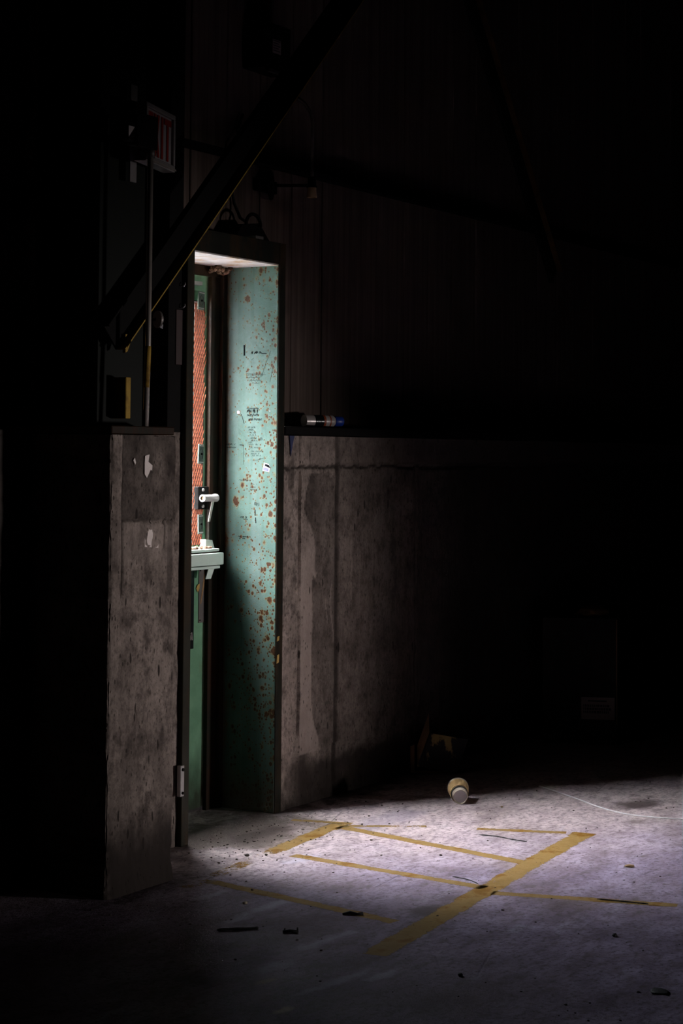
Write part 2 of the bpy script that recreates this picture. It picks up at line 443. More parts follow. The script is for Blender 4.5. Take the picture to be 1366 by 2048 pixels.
def thing(name, label, cat, loc=(0, 0, 0), group=None):
    o = bpy.data.objects.new(name, None); COL.objects.link(o)
    o.location = loc; o.empty_display_size = .05
    o['label'] = label; o['category'] = cat
    if group: o['group'] = group
    return o
def tag(o, label, cat, group=None):
    o['label'] = label; o['category'] = cat
    if group: o['group'] = group
    return o
def struct(o, label=None, cat=None):
    o['kind'] = 'structure'
    if label: o['label'] = label
    if cat: o['category'] = cat
    return o

def inpoly(x, y, P):
    c = False; j = len(P) - 1
    for i in range(len(P)):
        if (P[i][1] > y) != (P[j][1] > y) and x < (P[j][0] - P[i][0]) * (y - P[i][1]) / (P[j][1] - P[i][1]) + P[i][0]: c = not c
        j = i
    return c
def sm(a, b, v):
    v = max(0., min(1., (v - a) / (b - a))); return v * v * (3 - 2 * v)
def fb(p, o=4): return noise.fractal(p, .9, 2.1, o)

def grid_mesh(name, cols, rows, posfn, attrs, m, parent=None, closed=False, cap=True, depth=None):
    """cols: list of u, rows: list of v; posfn(u, v) -> Vector; attrs name -> fn(u, v). depth: vector for a skirt and back."""
    verts = []; faces = []; av = {k: [] for k in attrs}
    nu, nv = len(cols), len(rows)
    for v in rows:
        for u in cols:
            verts.append(posfn(u, v))
            for k, f in attrs.items(): av[k].append(f(u, v))
    ku = nu if closed else nu - 1
    for j in range(nv - 1):
        for i in range(ku):
            a = j * nu + i; b = j * nu + (i + 1) % nu
            faces.append((a, b, b + nu, a + nu))
    if closed and cap: faces.append(tuple(range((nv - 1) * nu, nv * nu)))
    if depth is not None:
        d = Vector(depth)
        ring = list(range(nu)) + [j * nu + nu - 1 for j in range(1, nv)] + [(nv - 1) * nu + i for i in range(nu - 2, -1, -1)] + [j * nu for j in range(nv - 2, 0, -1)]
        base = len(verts)
        for q in ring:
            verts.append(verts[q] + d)
            for k in attrs: av[k].append(av[k][q])
        L = len(ring)
        for i in range(L): faces.append((ring[i], base + i, base + (i + 1) % L, ring[(i + 1) % L]))
        faces.append(tuple(base + i for i in range(L)))
    me = bpy.data.meshes.new(name); me.from_pydata(verts, [], faces); me.update()
    for k in attrs:
        a = me.attributes.new(k, 'FLOAT', 'POINT'); a.data.foreach_set('value', av[k])
    o = link(name, me, m, parent)
    for p in me.polygons: p.use_smooth = True
    me.set_sharp_from_angle(angle=R(50))
    return o
def frange(a, b, st):
    n = max(1, int(round((b - a) / st))); return [a + (b - a) * i / n for i in range(n + 1)]

# ------------------------------------------------------------------ room shell
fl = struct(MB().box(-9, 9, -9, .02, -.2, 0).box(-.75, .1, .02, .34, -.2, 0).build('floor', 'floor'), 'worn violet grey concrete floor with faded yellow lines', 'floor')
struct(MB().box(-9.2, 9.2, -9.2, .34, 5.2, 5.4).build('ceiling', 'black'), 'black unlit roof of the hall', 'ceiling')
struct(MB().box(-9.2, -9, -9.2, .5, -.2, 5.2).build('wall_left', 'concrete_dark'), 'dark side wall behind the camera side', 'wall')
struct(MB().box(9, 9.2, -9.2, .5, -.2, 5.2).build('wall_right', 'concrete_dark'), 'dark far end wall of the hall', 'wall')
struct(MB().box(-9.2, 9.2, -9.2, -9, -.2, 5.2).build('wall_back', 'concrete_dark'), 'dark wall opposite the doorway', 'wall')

# low concrete wall right of the door
stain1 = [(.247, 1.30), (.211, 1.23), (.208, 1.17), (.265, 1.09), (.296, 1.01), (.290, .925), (.315, .905), (.272, .885), (.275, .70), (.273, .405), (.284, .336), (.336, .25), (.337, .18), (.47, .15), (.468, 1.28), (.37, 1.30)]
def w_h(x, z):
    """relief of the cast face: board marks, seams, cold joint, broken foot"""
    h = .0022 * fb(Vector((x * 9, z * 9, 1.3))) + .0012 * fb(Vector((x * 45, z * 16, 4.0)), 3)
    for sx, w, d in ((.180, .004, .006), (.468, .014, .012), (.78, .004, .004), (1.15, .006, .005), (1.6, .006, .005)):
        if sx == .180 and z < .27: continue
        k = abs(x - sx - .004 * fb(Vector((sx * 9, z * 3, 0)), 2))
        if k < w: h -= d * (1 - (k / w) ** 2)
    zj = 1.333 + .012 * fb(Vector((x * 16, 3.3, 0)), 4) + .002 * x
    k = abs(z - zj)
    if k < .007: h -= .010 * (1 - k / .007)
    if x < .18: h -= .003
    if .18 < x < .30 and z < 1.3: h += .003
    zf = .20 + .03 * fb(Vector((x * 9, 7.7, 0)), 4)
    if z < zf and x > .09: h -= .008
    if z < .05: h += .006 * (.05 - z) / .05 * (1 + fb(Vector((x * 30, z * 30, 9)), 3))
    return h
def w_stain_shade(x, z):
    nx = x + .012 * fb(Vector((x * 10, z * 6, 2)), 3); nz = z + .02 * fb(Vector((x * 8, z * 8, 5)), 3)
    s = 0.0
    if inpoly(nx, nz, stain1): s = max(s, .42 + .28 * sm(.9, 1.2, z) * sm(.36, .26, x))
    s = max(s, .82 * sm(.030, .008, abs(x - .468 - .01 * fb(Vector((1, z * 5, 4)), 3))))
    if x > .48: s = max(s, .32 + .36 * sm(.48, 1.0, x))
    if x > .95: s = max(s, .35 + .55 * sm(.95, 1.6, x + .1 * fb(Vector((x * 3, z * 2, 3)), 3)))  # fading light to the right, painted in as darkening
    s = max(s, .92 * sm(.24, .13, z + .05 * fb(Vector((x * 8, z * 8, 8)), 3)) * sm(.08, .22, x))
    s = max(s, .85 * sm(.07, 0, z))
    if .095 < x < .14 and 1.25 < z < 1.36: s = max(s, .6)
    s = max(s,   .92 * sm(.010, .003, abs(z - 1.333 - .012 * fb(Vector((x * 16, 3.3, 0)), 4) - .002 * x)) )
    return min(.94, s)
def w_pale(x, z):
    p = 0.0
    if .186 < x < .34 and .2 < z < 1.2 and not inpoly(x, z, stain1): p = .58 * sm(1.25, .85, z)
    for sx, z0, z1, w in ((.587, .78, 1.03, .0035), (.43, .62, .86, .004), (.395, .70, .80, .004)):
        wob = .012 * math.sin(z * 22) * (1 if w > .0036 else .05)
        if z0 < z < z1 and abs(x - sx - wob) < w: p = max(p, .45)
    if z > 1.35: p = max(p, .12)
    return p
cols = frange(.045, 1.2, .007) + frange(1.2, 3.0, .03)[1:] + frange(3.0, 9.0, .5)[1:]
rows = frange(-.02, 1.46, .0085)
wr = struct(grid_mesh('wall_right_of_door', cols, rows, lambda x, z: Vector((x, -w_h(x, z), z)), {'stain_shade': w_stain_shade, 'pale': w_pale}, 'concrete', depth=(0, .30, 0)), 'low board-marked concrete wall to the right of the doorway', 'wall')
wr.name = 'wall_front'
# dried blue drip
MB().prism([(.0938, -.0002, 1.460), (.13, -.0002, 1.460), (.121, -.0002, 1.438), (.1161, -.0002, 1.425), (.107, -.0002, 1.39), (.1024, -.0002, 1.379), (.100, -.0002, 1.42)], (0, -.0035, 0)).build('paint_drip', 'blue_dry', wr)['label'] = 'dried dark blue paint drip'
# concrete left of the door (stub beside the frame and the wall further left)
def l_st(x, z): return .15 + .35 * sm(.15, .02, z) + .25 * max(0, fb(Vector((x * 20, z * 4, 1)), 3))
wl = struct(grid_mesh('wall_stub', frange(-1.2, -.69, .012), frange(-.02, 1.462, .012), lambda x, z: Vector((x, -.045 - .003 * fb(Vector((x * 14, z * 9, 6))), z)), {'stain_shade': l_st, 'pale': lambda x, z: 0.0}, 'concrete', depth=(0, .33, 0)), 'narrow concrete wall stub left of the door frame', 'wall')
wl.name = 'wall_beside_door'
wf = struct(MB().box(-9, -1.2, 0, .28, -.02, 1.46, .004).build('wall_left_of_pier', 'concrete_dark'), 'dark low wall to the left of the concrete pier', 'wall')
wf.name = 'wall_front_left'
# plaster strap plate and bolt on the stub
# timber sill along the top of the right wall
struct(MB().box(.05, 9, -.012, .26, 1.4635, 1.498, .004).build('trim_1', 'black'), 'black timber sill plate on top of the right-hand low wall', 'trim')
# upper plank wall set back behind the ledge
b = MB()
b.box(-9, -.74, .235, .34, 1.40, 5.2).box(.08, 9, .235, .34, 1.40, 5.2).box(-.74, .08, .235, .34, 2.22, 5.2)
b.box(-9, -.74, .285, .34, -.2, 1.40).box(.08, 9, .302, .34, -.2, 1.40)
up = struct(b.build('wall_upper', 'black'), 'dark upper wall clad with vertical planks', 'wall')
PW = .244
pm = {}
def plank_mesh(z0, z1, w):
    k = (z0, z1, round(w, 3))
    if k not in pm:
        q = MB().box(0, w, -.018, .018, z0, z1, .003)
        bmesh.ops.recalc_face_normals(q.b, faces=q.b.faces[:])
        me = bpy.data.meshes.new('plank'); q.b.to_mesh(me); q.b.free(); me.materials.append(M['plank']); pm[k] = me
    return pm[k]
xx = -3.0
rp = random.Random(3)
while xx < 7.0:
    z0 = 1.50
    if xx + PW > -.74 and xx < .08: z0 = 2.24
    o = bpy.data.objects.new('plank', plank_mesh(z0, 5.15, PW - .005)); COL.objects.link(o)
    o.parent = up; o.location = (xx, .215 + rp.uniform(-.003, .003), 0)
    xx += PW

# ------------------------------------------------------------------ steel door frame and its marks
fr = struct(bpy.data.objects.new('trim_2', None), 'dark steel door frame with a rust-spotted mint jamb', 'door frame'); COL.objects.link(fr)
jam = MB().box(0, .045, -.003, .33, 0, 2.215, .0015).build('jamb', 'jamb', fr)
jam['label'] = 'mint painted right jamb with rust spots and handwriting'
MB().box(.002, .048, -.007, -.0032, 0, 2.215, .001).build('frame_face', 'frame', fr)
MB().box(-.73, .048, -.006, .25, 2.1312, 2.215, .001).build('head', 'frame', fr)
MB().box(-.66, 0, -.0035, .25, 2.1255, 2.131, .0005).build('soffit', 'soffit', fr)['label'] = 'white soffit stained with rust'
MB().box(-.70, -.655, -.066, .33, 0, 2.215, .002).build('jamb', 'frame_low', fr)
# stop at the back of the recess
b = MB().box(-.030, 0, .236, .252, 0, 2.125, .001).box(-.088, 0, .252, .270, 0, 2.125, .001)
b.build('door_stop', 'stop', fr)['label'] = 'rusted door stop at the back of the recess'
MB().box(-.655, 0, .245, .266, 2.085, 2.125, .001).build('door_stop', 'stop', fr)
# strap plate with bolts at the foot of the left frame
b = MB().box(-.716, -.694, -.0725, -.056, .178, .286, .0015)
st = b.build('strap_plate', 'white_metal', fr); st['label'] = 'pale strap plate at the foot of the left frame'
MB().tube([(-.704, -.0722, .272), (-.704, -.0765, .272)], .006, 8).build('bolt', 'black', st)
MB().tube([(-.704, -.0722, .190), (-.704, -.0765, .190)], .005, 8).build('bolt', 'black', st)
# paint chips on the face edge
for z, h, mm in ((.66, .02, 'tape'), (.575, .035, 'tape')):
    MB().prism([(.006, -.0072, z), (.022, -.0072, z + .004), (.024, -.0072, z + h), (.010, -.0072, z + h * .9)], (0, -.0008, 0)).build('paint_chip', mm, fr)
# rusty flakes and cobweb dirt in the top corner
b = MB(); rn = random.Random(5)
for i in range(46):
    b.chip((rn.uniform(-.13, -.01), rn.uniform(.20, .242), rn.uniform(2.095, 2.118)), rn.uniform(.004, .011), .8, i)
b.build('rust_flakes', 'nest', fr)['kind'] = 'stuff'

# handwriting on the jamb: thin marker strokes (unreadable scrawl in the photo)
def stroke(b, pts, w, x=-.0004):
    """pts in (y, z) on the jamb plane"""
    for (y0, z0), (y1, z1) in zip(pts, pts[1:]):
        d = Vector((0, y1 - y0, z1 - z0)); 
        if d.length < 1e-5: continue
        n = Vector((0, -d.z, d.y)).normalized() * (w / 2)
        a = Vector((x, y0, z0)); c = Vector((x, y1, z1)); e = d.normalized() * w * .3
        b.prism([a - n - e, c - n + e, c + n + e, a + n - e], (.0003, 0, 0))
def scrawl(b, y0, y1, z, h, w, rnd, slope=0.0):
    y = y0; pts = []; L = abs(y1 - y0); k = 0
    while y > y1:
        zz = z + slope * (y0 - y)
        pts.append((y + rnd.uniform(-.001, .001), zz + (h * .5 if k % 2 else -h * .5) * rnd.uniform(.4, 1.0)))
        k += 1; y -= rnd.uniform(.0016, .0042)
        if rnd.random() < .13 and len(pts) > 2:
            stroke(b, pts, w); pts = []; y -= .004
    if len(pts) > 1: stroke(b, pts, w)
rn = random.Random(11)
b = MB()
stroke(b, [(.1535, 1.815), (.153, 1.795), (.1528, 1.777)], .0075)
scrawl(b, .121, .072, 1.786, .010, .0028, rn); stroke(b, [(.072, 1.782), (.049, 1.781)], .0034)
stroke(b, [(.166, 1.544), (.160, 1.533), (.151, 1.507)], .0024)
scrawl(b, .139, .086, 1.556, .017, .0022, rn); stroke(b, [(.139, 1.567), (.083, 1.566)], .0022)
scrawl(b, .137, .080, 1.540, .012, .0016, rn); scrawl(b, .130, .066, 1.523, .012, .0018, rn)
stroke(b, [(.170, 1.4222), (.152, 1.4215)], .003)
scrawl(b, .163, .125, 1.138, .009, .0018, rn); scrawl(b, .150, .128, 1.131, .007, .0016, rn)
scrawl(b, .172, .124, 1.062, .006, .0017, rn); scrawl(b, .168, .140, 1.055, .006, .0017, rn)
stroke(b, [(.095, 1.168), (.094, 1.146)], .0042); stroke(b, [(.092, 1.137), (.0905, 1.117)], .0040)
b.build('handwriting', 'ink', jam)['label'] = 'black marker scrawl on the mint jamb'
b = MB()
for z, y0, y1, h in ((1.7045, .143, .055, .003), (1.697, .143, .060, .007), (1.688, .138, .075, .008), (1.676, .128, .072, .010), (1.666, .118, .078, .006)):
    scrawl(b, y0, y1, z, h, .0010, rn)
stroke(b, [(.140, 1.7005), (.052, 1.698)], .0010)
for i in range(6):
    scrawl(b, .133 - i * .003, .098 - i * .002, 1.492 - i * .0105, .009, .0011, rn)
scrawl(b, .080, .062, 1.446, .016, .0013, rn)
for z, y0, y1 in ((1.432, .131, .112), (1.424, .128, .085), (1.412, .120, .070), (1.398, .118, .062), (1.388, .116, .068), (1.380, .112, .07)):
    scrawl(b, y0, y1, z, .007, .0009, rn)
stroke(b, [(.108, 1.361), (.085, 1.3635), (.057, 1.371)], .0014); scrawl(b, .078, .062, 1.369, .009, .0016, rn)
scrawl(b, .236, .190, 1.4245, .008, .0012, rn); scrawl(b, .232, .188, 1.412, .007, .0014, rn)
for z in (1.268, 1.257, 1.247): scrawl(b, .119, .086, z, .005, .0009, rn)
scrawl(b, .172, .100, 1.284, .006, .0009, rn)
stroke(b, [(.029, 1.79), (.05, 1.745), (.07, 1.692)], .0013); stroke(b, [(.017, 1.734), (.031, 1.67)], .0013)
stroke(b, [(.1535, 1.419), (.1515, 1.345)], .0013); stroke(b, [(.119, 1.757), (.108, 1.765)], .0012)
scrawl(b, .100, .075, 1.19, .02, .0011, rn)
b.build('handwriting', 'faded_ink', jam)['label'] = 'faded lines of small handwriting on the mint jamb'
# price sticker, torn at the corner
S = Matrix.Translation((-.0008, .043, 1.334)) @ Matrix.Rotation(R(10), 4, 'X')
sk = MB().prism([(0, .017, -.015), (0, -.015, -.016), (0, -.017, .004), (0, -.006, .016), (0, .015, .017)], (.0006, 0, 0), S).build('sticker', 'white', jam)
sk['label'] = 'small torn white price sticker on the jamb'
b = MB()
for k in range(7): b.box(-.0005, 0, .012 - k * .0036, .0138 - k * .0036, -.013, -.002, mat=S)
b.build('print', 'blueink', sk)
MB().prism([(-.0004, .010, .006), (-.0004, -.004, .003), (-.0004, -.020, .000), (-.0004, -.008, .012), (-.0004, .008, .013)], (.0003, 0, 0), S).build('torn_corner', 'ink', sk)
MB().prism([(-.0014, .184, 1.545), (-.0014, .171, 1.545), (-.0014, .170, 1.556), (-.0014, .175, 1.556), (-.0014, .178, 1.559), (-.0014, .185, 1.556)], (.0012, 0, 0)).build('paint_chip', 'white', jam)
for q in ((.030, 1.557), (.030, 1.553)):
    MB().box(-.0012, 0, q[0] - .0018, q[0] + .0018, q[1] - .0014, q[1] + .0014).build('paint_chip', 'white', jam)

# ------------------------------------------------------------------ door leaf
door = struct(bpy.data.objects.new('door_1', None), 'green steel exit door with mesh window and push bar', 'door'); COL.objects.link(door)
DY0, DY1 = .274, .314
WX0, WX1, WZ0, WZ1 = -.575, -.108, 1.030, 1.985
b = MB()
b.box(-.652, WX0, DY0, DY1, .012, 2.10).box(WX1, -.0665, DY0, DY1, .012, 2.10).box(WX0, WX1, DY0, DY1, WZ1, 2.10).box(WX0, WX1, DY0, DY1, .012, WZ0)
b.build('door_leaf', 'door', door)
MB().box(-.652, -.222, .278, .284, .0008, .014).box(-.176, -.0665, .278, .284, .0008, .014).build('light_seal', 'rubber', door)  # added strip, stops the light under the door except at one gap
MB().box(WX0 + .003, WX1 - .003, .300, .304, WZ0 + .003, WZ1 - .003).build('pane', 'glass', door)
b = MB().box(WX0, WX0 + .003, .270, .318, WZ0, WZ1).box(WX1 - .003, WX1, .270, .318, WZ0, WZ1).box(WX0 + .003, WX1 - .003, .270, .318, WZ1 - .003, WZ1).box(WX0 + .003, WX1 - .003, .270, .318, WZ0, WZ0 + .003)
b.build('reveal_dimmer', 'lining', door)['label'] = 'dark lining added to dim the sunlit window reveal'  # added part, keeps the sunlit reveal behind the screen from glaring
# expanded metal screen: a lattice of slanted strands over the window
CW, CH, TH, DP = .0150, .0310, .0014, .0014
verts, faces = [], []
def strand(p, q):
    """thin slanted ribbon from p to q in the screen plane (x, z)"""
    d = Vector((q[0] - p[0], 0, q[1] - p[1])); n = Vector((-d.z, 0, d.x)).normalized()
    if n.x < 0: n = -n
    lean = Vector((-.0009, 0, 0))
    y = scr_y
    base = len(verts)
    for P in (p, q):
        P = Vector((P[0], 0, P[1]))
        yy = y(P.x, P.z)
        for (o, dy) in ((-TH / 2, 0), (TH / 2, 0), (TH / 2, DP), (-TH / 2, DP)):
            verts.append(P + n * o + (lean if dy else Vector((0, 0, 0))) + Vector((0, yy + dy, 0)))
    for k in range(4): faces.append((base + k, base + (k + 1) % 4, base + 4 + (k + 1) % 4, base + 4 + k))
def scr_y(x, z): return .2655 - .010 * max(0, math.sin((z - 1.03) / .98 * math.pi)) * (.6 + .4 * math.sin(x * 9)) - .002 * math.sin(z * 17)
def scr_edge(z): return -.100 - .018 * sm(1.75, 1.35, z) + .008 * sm(1.2, 1.05, z) - .02 * sm(1.88, 1.98, z) + .006 * math.sin(z * 40)
z = 1.030; row = 0
while z < 1.975:
    x = -.60 + (CW / 2 if row % 2 else 0)
    while x < -.09:
        if x + CW / 2 < scr_edge(z):
            for sx in (-1, 1):
                a = (x + sx * .0009, z); c = (x + sx * (CW / 2 - .0009), z + CH / 2)
                if c[0] < scr_edge(z + CH / 2) + .004: 
                    strand(a, c)
            # bond between neighbouring diamonds
            strand((x - .0016, z), (x + .0016, z))
        x += CW
    z += CH / 2; row += 1
me = bpy.data.meshes.new('mesh_screen'); me.from_pydata(verts, [], faces); me.update()
ms = link('mesh_screen', me, 'mesh', door); ms['kind'] = 'stuff'; ms['label'] = 'rusty red expanded metal screen over the window'
# clips holding the screen
def clip(z, x, w, h, tilt):
    T = Matrix.Translation((x, .254, z)) @ Matrix.Rotation(tilt, 4, 'Y')
    o = MB().box(-w / 2, w / 2, -.003, .003, -h / 2, h / 2, .001, T).build('clip_plate', 'clip', door)
    MB().box(-w / 2 + .003, w / 2 - .003, -.0045, -.003, h / 2 - .008, h / 2 - .004, mat=T).box(-w / 2 + .003, w / 2 - .003, -.0045, -.003, -h / 2 + .004, -h / 2 + .008, mat=T).build('rib', 'white_metal', o)
    c = [Vector((math.cos(a) * w * .30, -.0042, math.sin(a) * h * .28)) for a in [i * math.pi / 8 for i in range(17)]]
    MB().tube(c, .0014, 5, False, T).build('embossed_ring', 'clip', o)
    MB().tube([(0, -.003, 0), (0, -.007, 0)], .0042, 8, True, T).build('screw', 'black', o)
clip(1.985, -.158, .040, .072, R(3)); clip(1.385, -.148, .034, .076, R(3)); clip(1.112, -.145, .032, .076, R(-2))
# latch: a short bolt barrel on a back plate with a hanging flap
la = MB().box(-.172, -.100, .246, .2735, 1.170, 1.258, .002).build('latch_plate', 'black', door)
for z in (1.182, 1.246):
    MB().tube([(-.145, .246, z), (-.145, .240, z)], .006, 10).build('rivet', 'white_metal', la)
prof = [(.009, 0), (.0145, 0), (.0145, .004), (.0135, .012), (.0135, .075), (.016, .078), (.016, .094), (.011, .096), (.011, .010), (.009, .0)]
MB().lathe(prof, 20, Matrix.Translation((-.180, .222, 1.214)) @ Matrix.Rotation(R(90), 4, 'Y')).build('bolt_barrel', 'white_metal', door, 'auto')
MB().tube([(-.172, .222, 1.214), (-.100, .222, 1.214)], .0085, 12).build('bolt', 'tan', door, 'auto')
MB().prism([(-.118, .218, 1.206), (-.102, .218, 1.206), (-.120, .226, 1.122), (-.131, .226, 1.122)], (0, .003, 0)).build('latch_flap', 'bare', door)
# push bar
pb = MB().box(-.60, -.066, .195, .235, .954, 1.001, .004, None, 2).build('push_bar', 'bar', door, 'auto')
MB().box(-.60, -.082, .206, .243, 1.0065, 1.0175, .002).build('cover_strip', 'bar', pb)
MB().box(-.60, -.084, .200, .242, .940, .951, .002).build('cover_strip', 'bar', pb)
MB().box(-.600, -.092, .212, .2725, .950, 1.008, .002).build('bar_housing', 'stop', pb)
MB().prism([(-.128, .240, 1.018), (-.068, .240, 1.018), (-.074, .246, 1.048), (-.118, .246, 1.052)], (0, .026, 0)).build('end_bracket', 'bar', pb)
MB().prism([(-.152, .208, .941), (-.112, .208, .941), (-.124, .216, .901), (-.160, .216, .901)], (0, .004, 0)).build('tongue', 'bar', pb)
b = MB(); rn = random.Random(8)
for i in range(60): b.chip((rn.uniform(-.34, -.12), rn.uniform(.215, .262), 1.016), rn.uniform(.004, .010), .8, i + 60)
b.build('rust_flakes', 'nest', door)['kind'] = 'stuff'
# lower half: dark panel, steel patch, tape
MB().box(-.575, -.158, .2705, .275, .630, .938, .001).build('dark_panel', 'blackgloss', door)
MB().tube([(-.185, .2695, .66), (-.178, .2695, .672), (-.183, .2695, .688), (-.172, .2695, .694), (-.170, .2695, .664)], .0012, 5).build('scratch_mark', 'paper', door)
pp = MB().box(-.126, -.070, .2705, .275, .727, .952, .001).build('patch_plate', 'galv', door)
for x, z in ((-.118, .737), (-.080, .737), (-.118, .93), (-.080, .90)):
    MB().tube([(x, .271, z), (x, .2685, z)], .003, 7).build('rivet', 'black', pp)
MB().prism([(-.146, .2702, .862), (-.136, .2702, .876), (-.122, .2702, .880), (-.124, .2702, .862), (-.134, .2702, .846)], (0, -.001, 0)).build('tape_scrap', 'tape', door)
MB().prism([(-.118, .2700, .80), (-.112, .2700, .80), (-.075, .2700, .93), (-.090, .2700, .93)], (0, -.0006, 0)).build('tape_scrap', 'kraft', door)
MB().prism([(-.150, .2734, 2.045), (-.30, .2734, 2.045), (-.30, .2734, 2.058), (-.150, .2734, 2.060)], (0, -.02, 0)).build('closer_plate', 'white_metal', door)

# ------------------------------------------------------------------ outside the door
struct(MB().box(-14, 14, .5, 26, -.4, -.05).build('ground', 'outground'), 'gravel yard outside the door', 'ground')
struct(MB().box(-14, 14, 9.0, 10.0, -.05, 4.6, .05).build('sky_blocker', 'sky_block'), 'dark block added across the yard to cut off the low sky', 'sky_blocker')  # added mass beyond the yard, blocks light from the low sky

# ------------------------------------------------------------------ concrete pier and what stands on it
PX0, PX1, PY0, PY1 = -1.470, -1.118, -.330, .0
per = []
rad = .010
for x in frange(PX0 + rad, PX1 - rad, .0062): per.append((x, PY0, 0, -1, x - PX0, 'f'))
for a in (-60, -30): per.append((PX1 - rad + rad * math.cos(R(a)), PY0 + rad + rad * math.sin(R(a)), math.cos(R(a)), math.sin(R(a)), .4, 'c'))
for y in frange(PY0 + rad, PY1, .02): per.append((PX1, y, 1, 0, .4, 'r'))
for x in frange(PX1, PX0, .08)[1:-1]: per.append((x, PY1, 0, 1, .2, 'b'))
for y in frange(PY1, PY0 + rad, .012): per.append((PX0, y, -1, 0, y, 'l'))
for a in (-150, -120): per.append((PX0 + rad + rad * math.cos(R(a)), PY0 + rad + rad * math.sin(R(a)), math.cos(R(a)), math.sin(R(a)), 0, 'c'))
def p_pos(i, z):
    x, y, nx, ny, q, k = per[int(i)]
    p = Vector((x * 11, y * 11, z * 8))
    h = .0022 * fb(p) + .0011 * fb(Vector((x * 60, y * 60, z * 14)), 3)
    if k in 'fcl':
        # crumbled left arris, rounder foot
        dl = math.hypot(x - PX0, y - PY0)
        h -= .013 * sm(.035, 0, dl) * max(0, .45 + fb(Vector((5, z * 9, 3)), 4)) + .004 * sm(.012, 0, dl)
        dr = math.hypot(x - PX1, y - PY0)
        h -= .008 * sm(.025, 0, dr) * max(0, .3 + fb(Vector((9, z * 8, 1)), 4))
    if k == 'f':
        if z > 1.176 + .004 * math.sin(x * 20) and x > PX0 + .06: h -= .004
        zj = 1.178 - .020 * (x - PX0 - .06) / .3 + .001 * fb(Vector((x * 30, 0, 0)), 2)
        if x > PX0 + .055 and abs(z - zj) < .005: h -= .006
        if abs(x - (PX0 + .058)) < .0045 and z > .93: h -= .006
        if abs(x + 1.183) < .004 and 1.08 < z < 1.175: h -= .005
    if z < .06: h += .010 * (1 - z / .06)
    dz = -.008 * max(0, fb(Vector((x * 20, y * 20, 2)), 3)) if z > 1.44 else 0
    return Vector((x + nx * h, y + ny * h, z + dz))
def p_st(i, z):
    x, y, nx, ny, q, k = per[int(i)]
    n = fb(Vector((x * 7, y * 7, z * 4)), 4); s = .12 + .35 * max(0, n)
    if k in 'f' and z > 1.17 and x > PX0 + .055: s = max(s, .62 + .15 * n - .5 * sm(.055, .012, math.hypot((x + 1.215) * 1.2, (z - 1.33) * .55)))
    if k == 'f' and z < 1.175 and z > .92 and x > -1.165 and x < -1.135: s = max(s, .6)
    if k == 'f' and abs(x - (PX0 + .058)) < .004 and z > .93: s = .95
    if k == 'f' and abs(x + 1.183) < .004 and 1.08 < z < 1.175: s = .95
    s = max(s, .99 * sm(.42, .08, z + .10 * n))
    if k == 'l': s = max(s, .55)  # left side face: its shade put into the colour
    return min(.985, s)
def p_pl(i, z):
    x, y, nx, ny, q, k = per[int(i)]
    return .22 * sm(.03, .0, math.hypot(x - PX0, y - PY0)) * max(0, .5 + fb(Vector((x * 40, y * 40, z * 40)), 2)) + (.25 * sm(1.0, 1.12, z) * sm(1.17, 1.15, z) if k == 'f' else 0)
pier = grid_mesh('concrete_pier', list(range(len(per))), frange(-.01, 1.445, .0065), p_pos, {'stain_shade': p_st, 'pale': p_pl}, 'concrete', closed=True)
tag(pier, 'square weathered concrete pier standing left of the doorway', 'pier')
for P in ([(-1.2963, 1.3784), (-1.2865, 1.3808), (-1.2727, 1.3832), (-1.2781, 1.3596), (-1.256, 1.3478), (-1.2577, 1.3312), (-1.2657, 1.3336), (-1.2849, 1.3077), (-1.297, 1.3196), (-1.2977, 1.3525)],
          [(-1.2928, 1.1243), (-1.2871, 1.1359), (-1.2771, 1.1262), (-1.2735, 1.1425), (-1.2496, 1.1395), (-1.2473, 1.1228), (-1.2314, 1.1247), (-1.2193, 1.1219), (-1.2184, 1.0804), (-1.2643, 1.0845), (-1.2919, 1.0856)],
          [(-1.3584, 1.3642), (-1.3508, 1.3724), (-1.3447, 1.3572), (-1.3484, 1.3502)]):
    MB().prism([(x, -.3305, z) for x, z in P], (0, .006, 0)).build('paper_scrap', 'paper', pier)
# bearing plate
tag(MB().box(-1.462, -1.125, -.322, .10, 1.447, 1.474, .003).build('bearing_plate', 'stop'), 'flat grey bearing plate on top of the concrete pier', 'plate')
# column: H section standing on the plate
b = MB().box(-1.345, -1.10, -.17, -.152, 1.474, 5.19, .001).box(-1.232, -1.214, -.152, .080, 1.474, 5.19).box(-1.345, -1.10, .080, .098, 1.474, 5.19, .001)
tag(b.build('steel_column', 'dull_green'), 'black steel H column rising from the concrete pier', 'column')
# dark channel post right above the left frame
cp = thing('channel_post', 'dark steel channel post beside the left door frame', 'post', (-.74, .0, 1.463))
MB().box(-.785, -.700, -.045, -.037, 1.463, 5.19, .001).box(-.785, -.777, -.037, .12, 1.463, 5.19).box(-.708, -.700, -.037, .12, 1.463, 5.19).build('channel', 'black', cp)
MB().box(-.742, -.702, -.049, -.0452, 1.703, 1.900, .001).build('red_plate', 'darkred', cp)['label'] = 'dull red plate on the post'
for z in (1.985, 1.908):
    MB().tube([(-.715, -.0455, z), (-.715, -.060, z), (-.712, -.064, z + .006), (-.708, -.060, z + .012)], .0025, 6).build('hook', 'white_metal', cp)
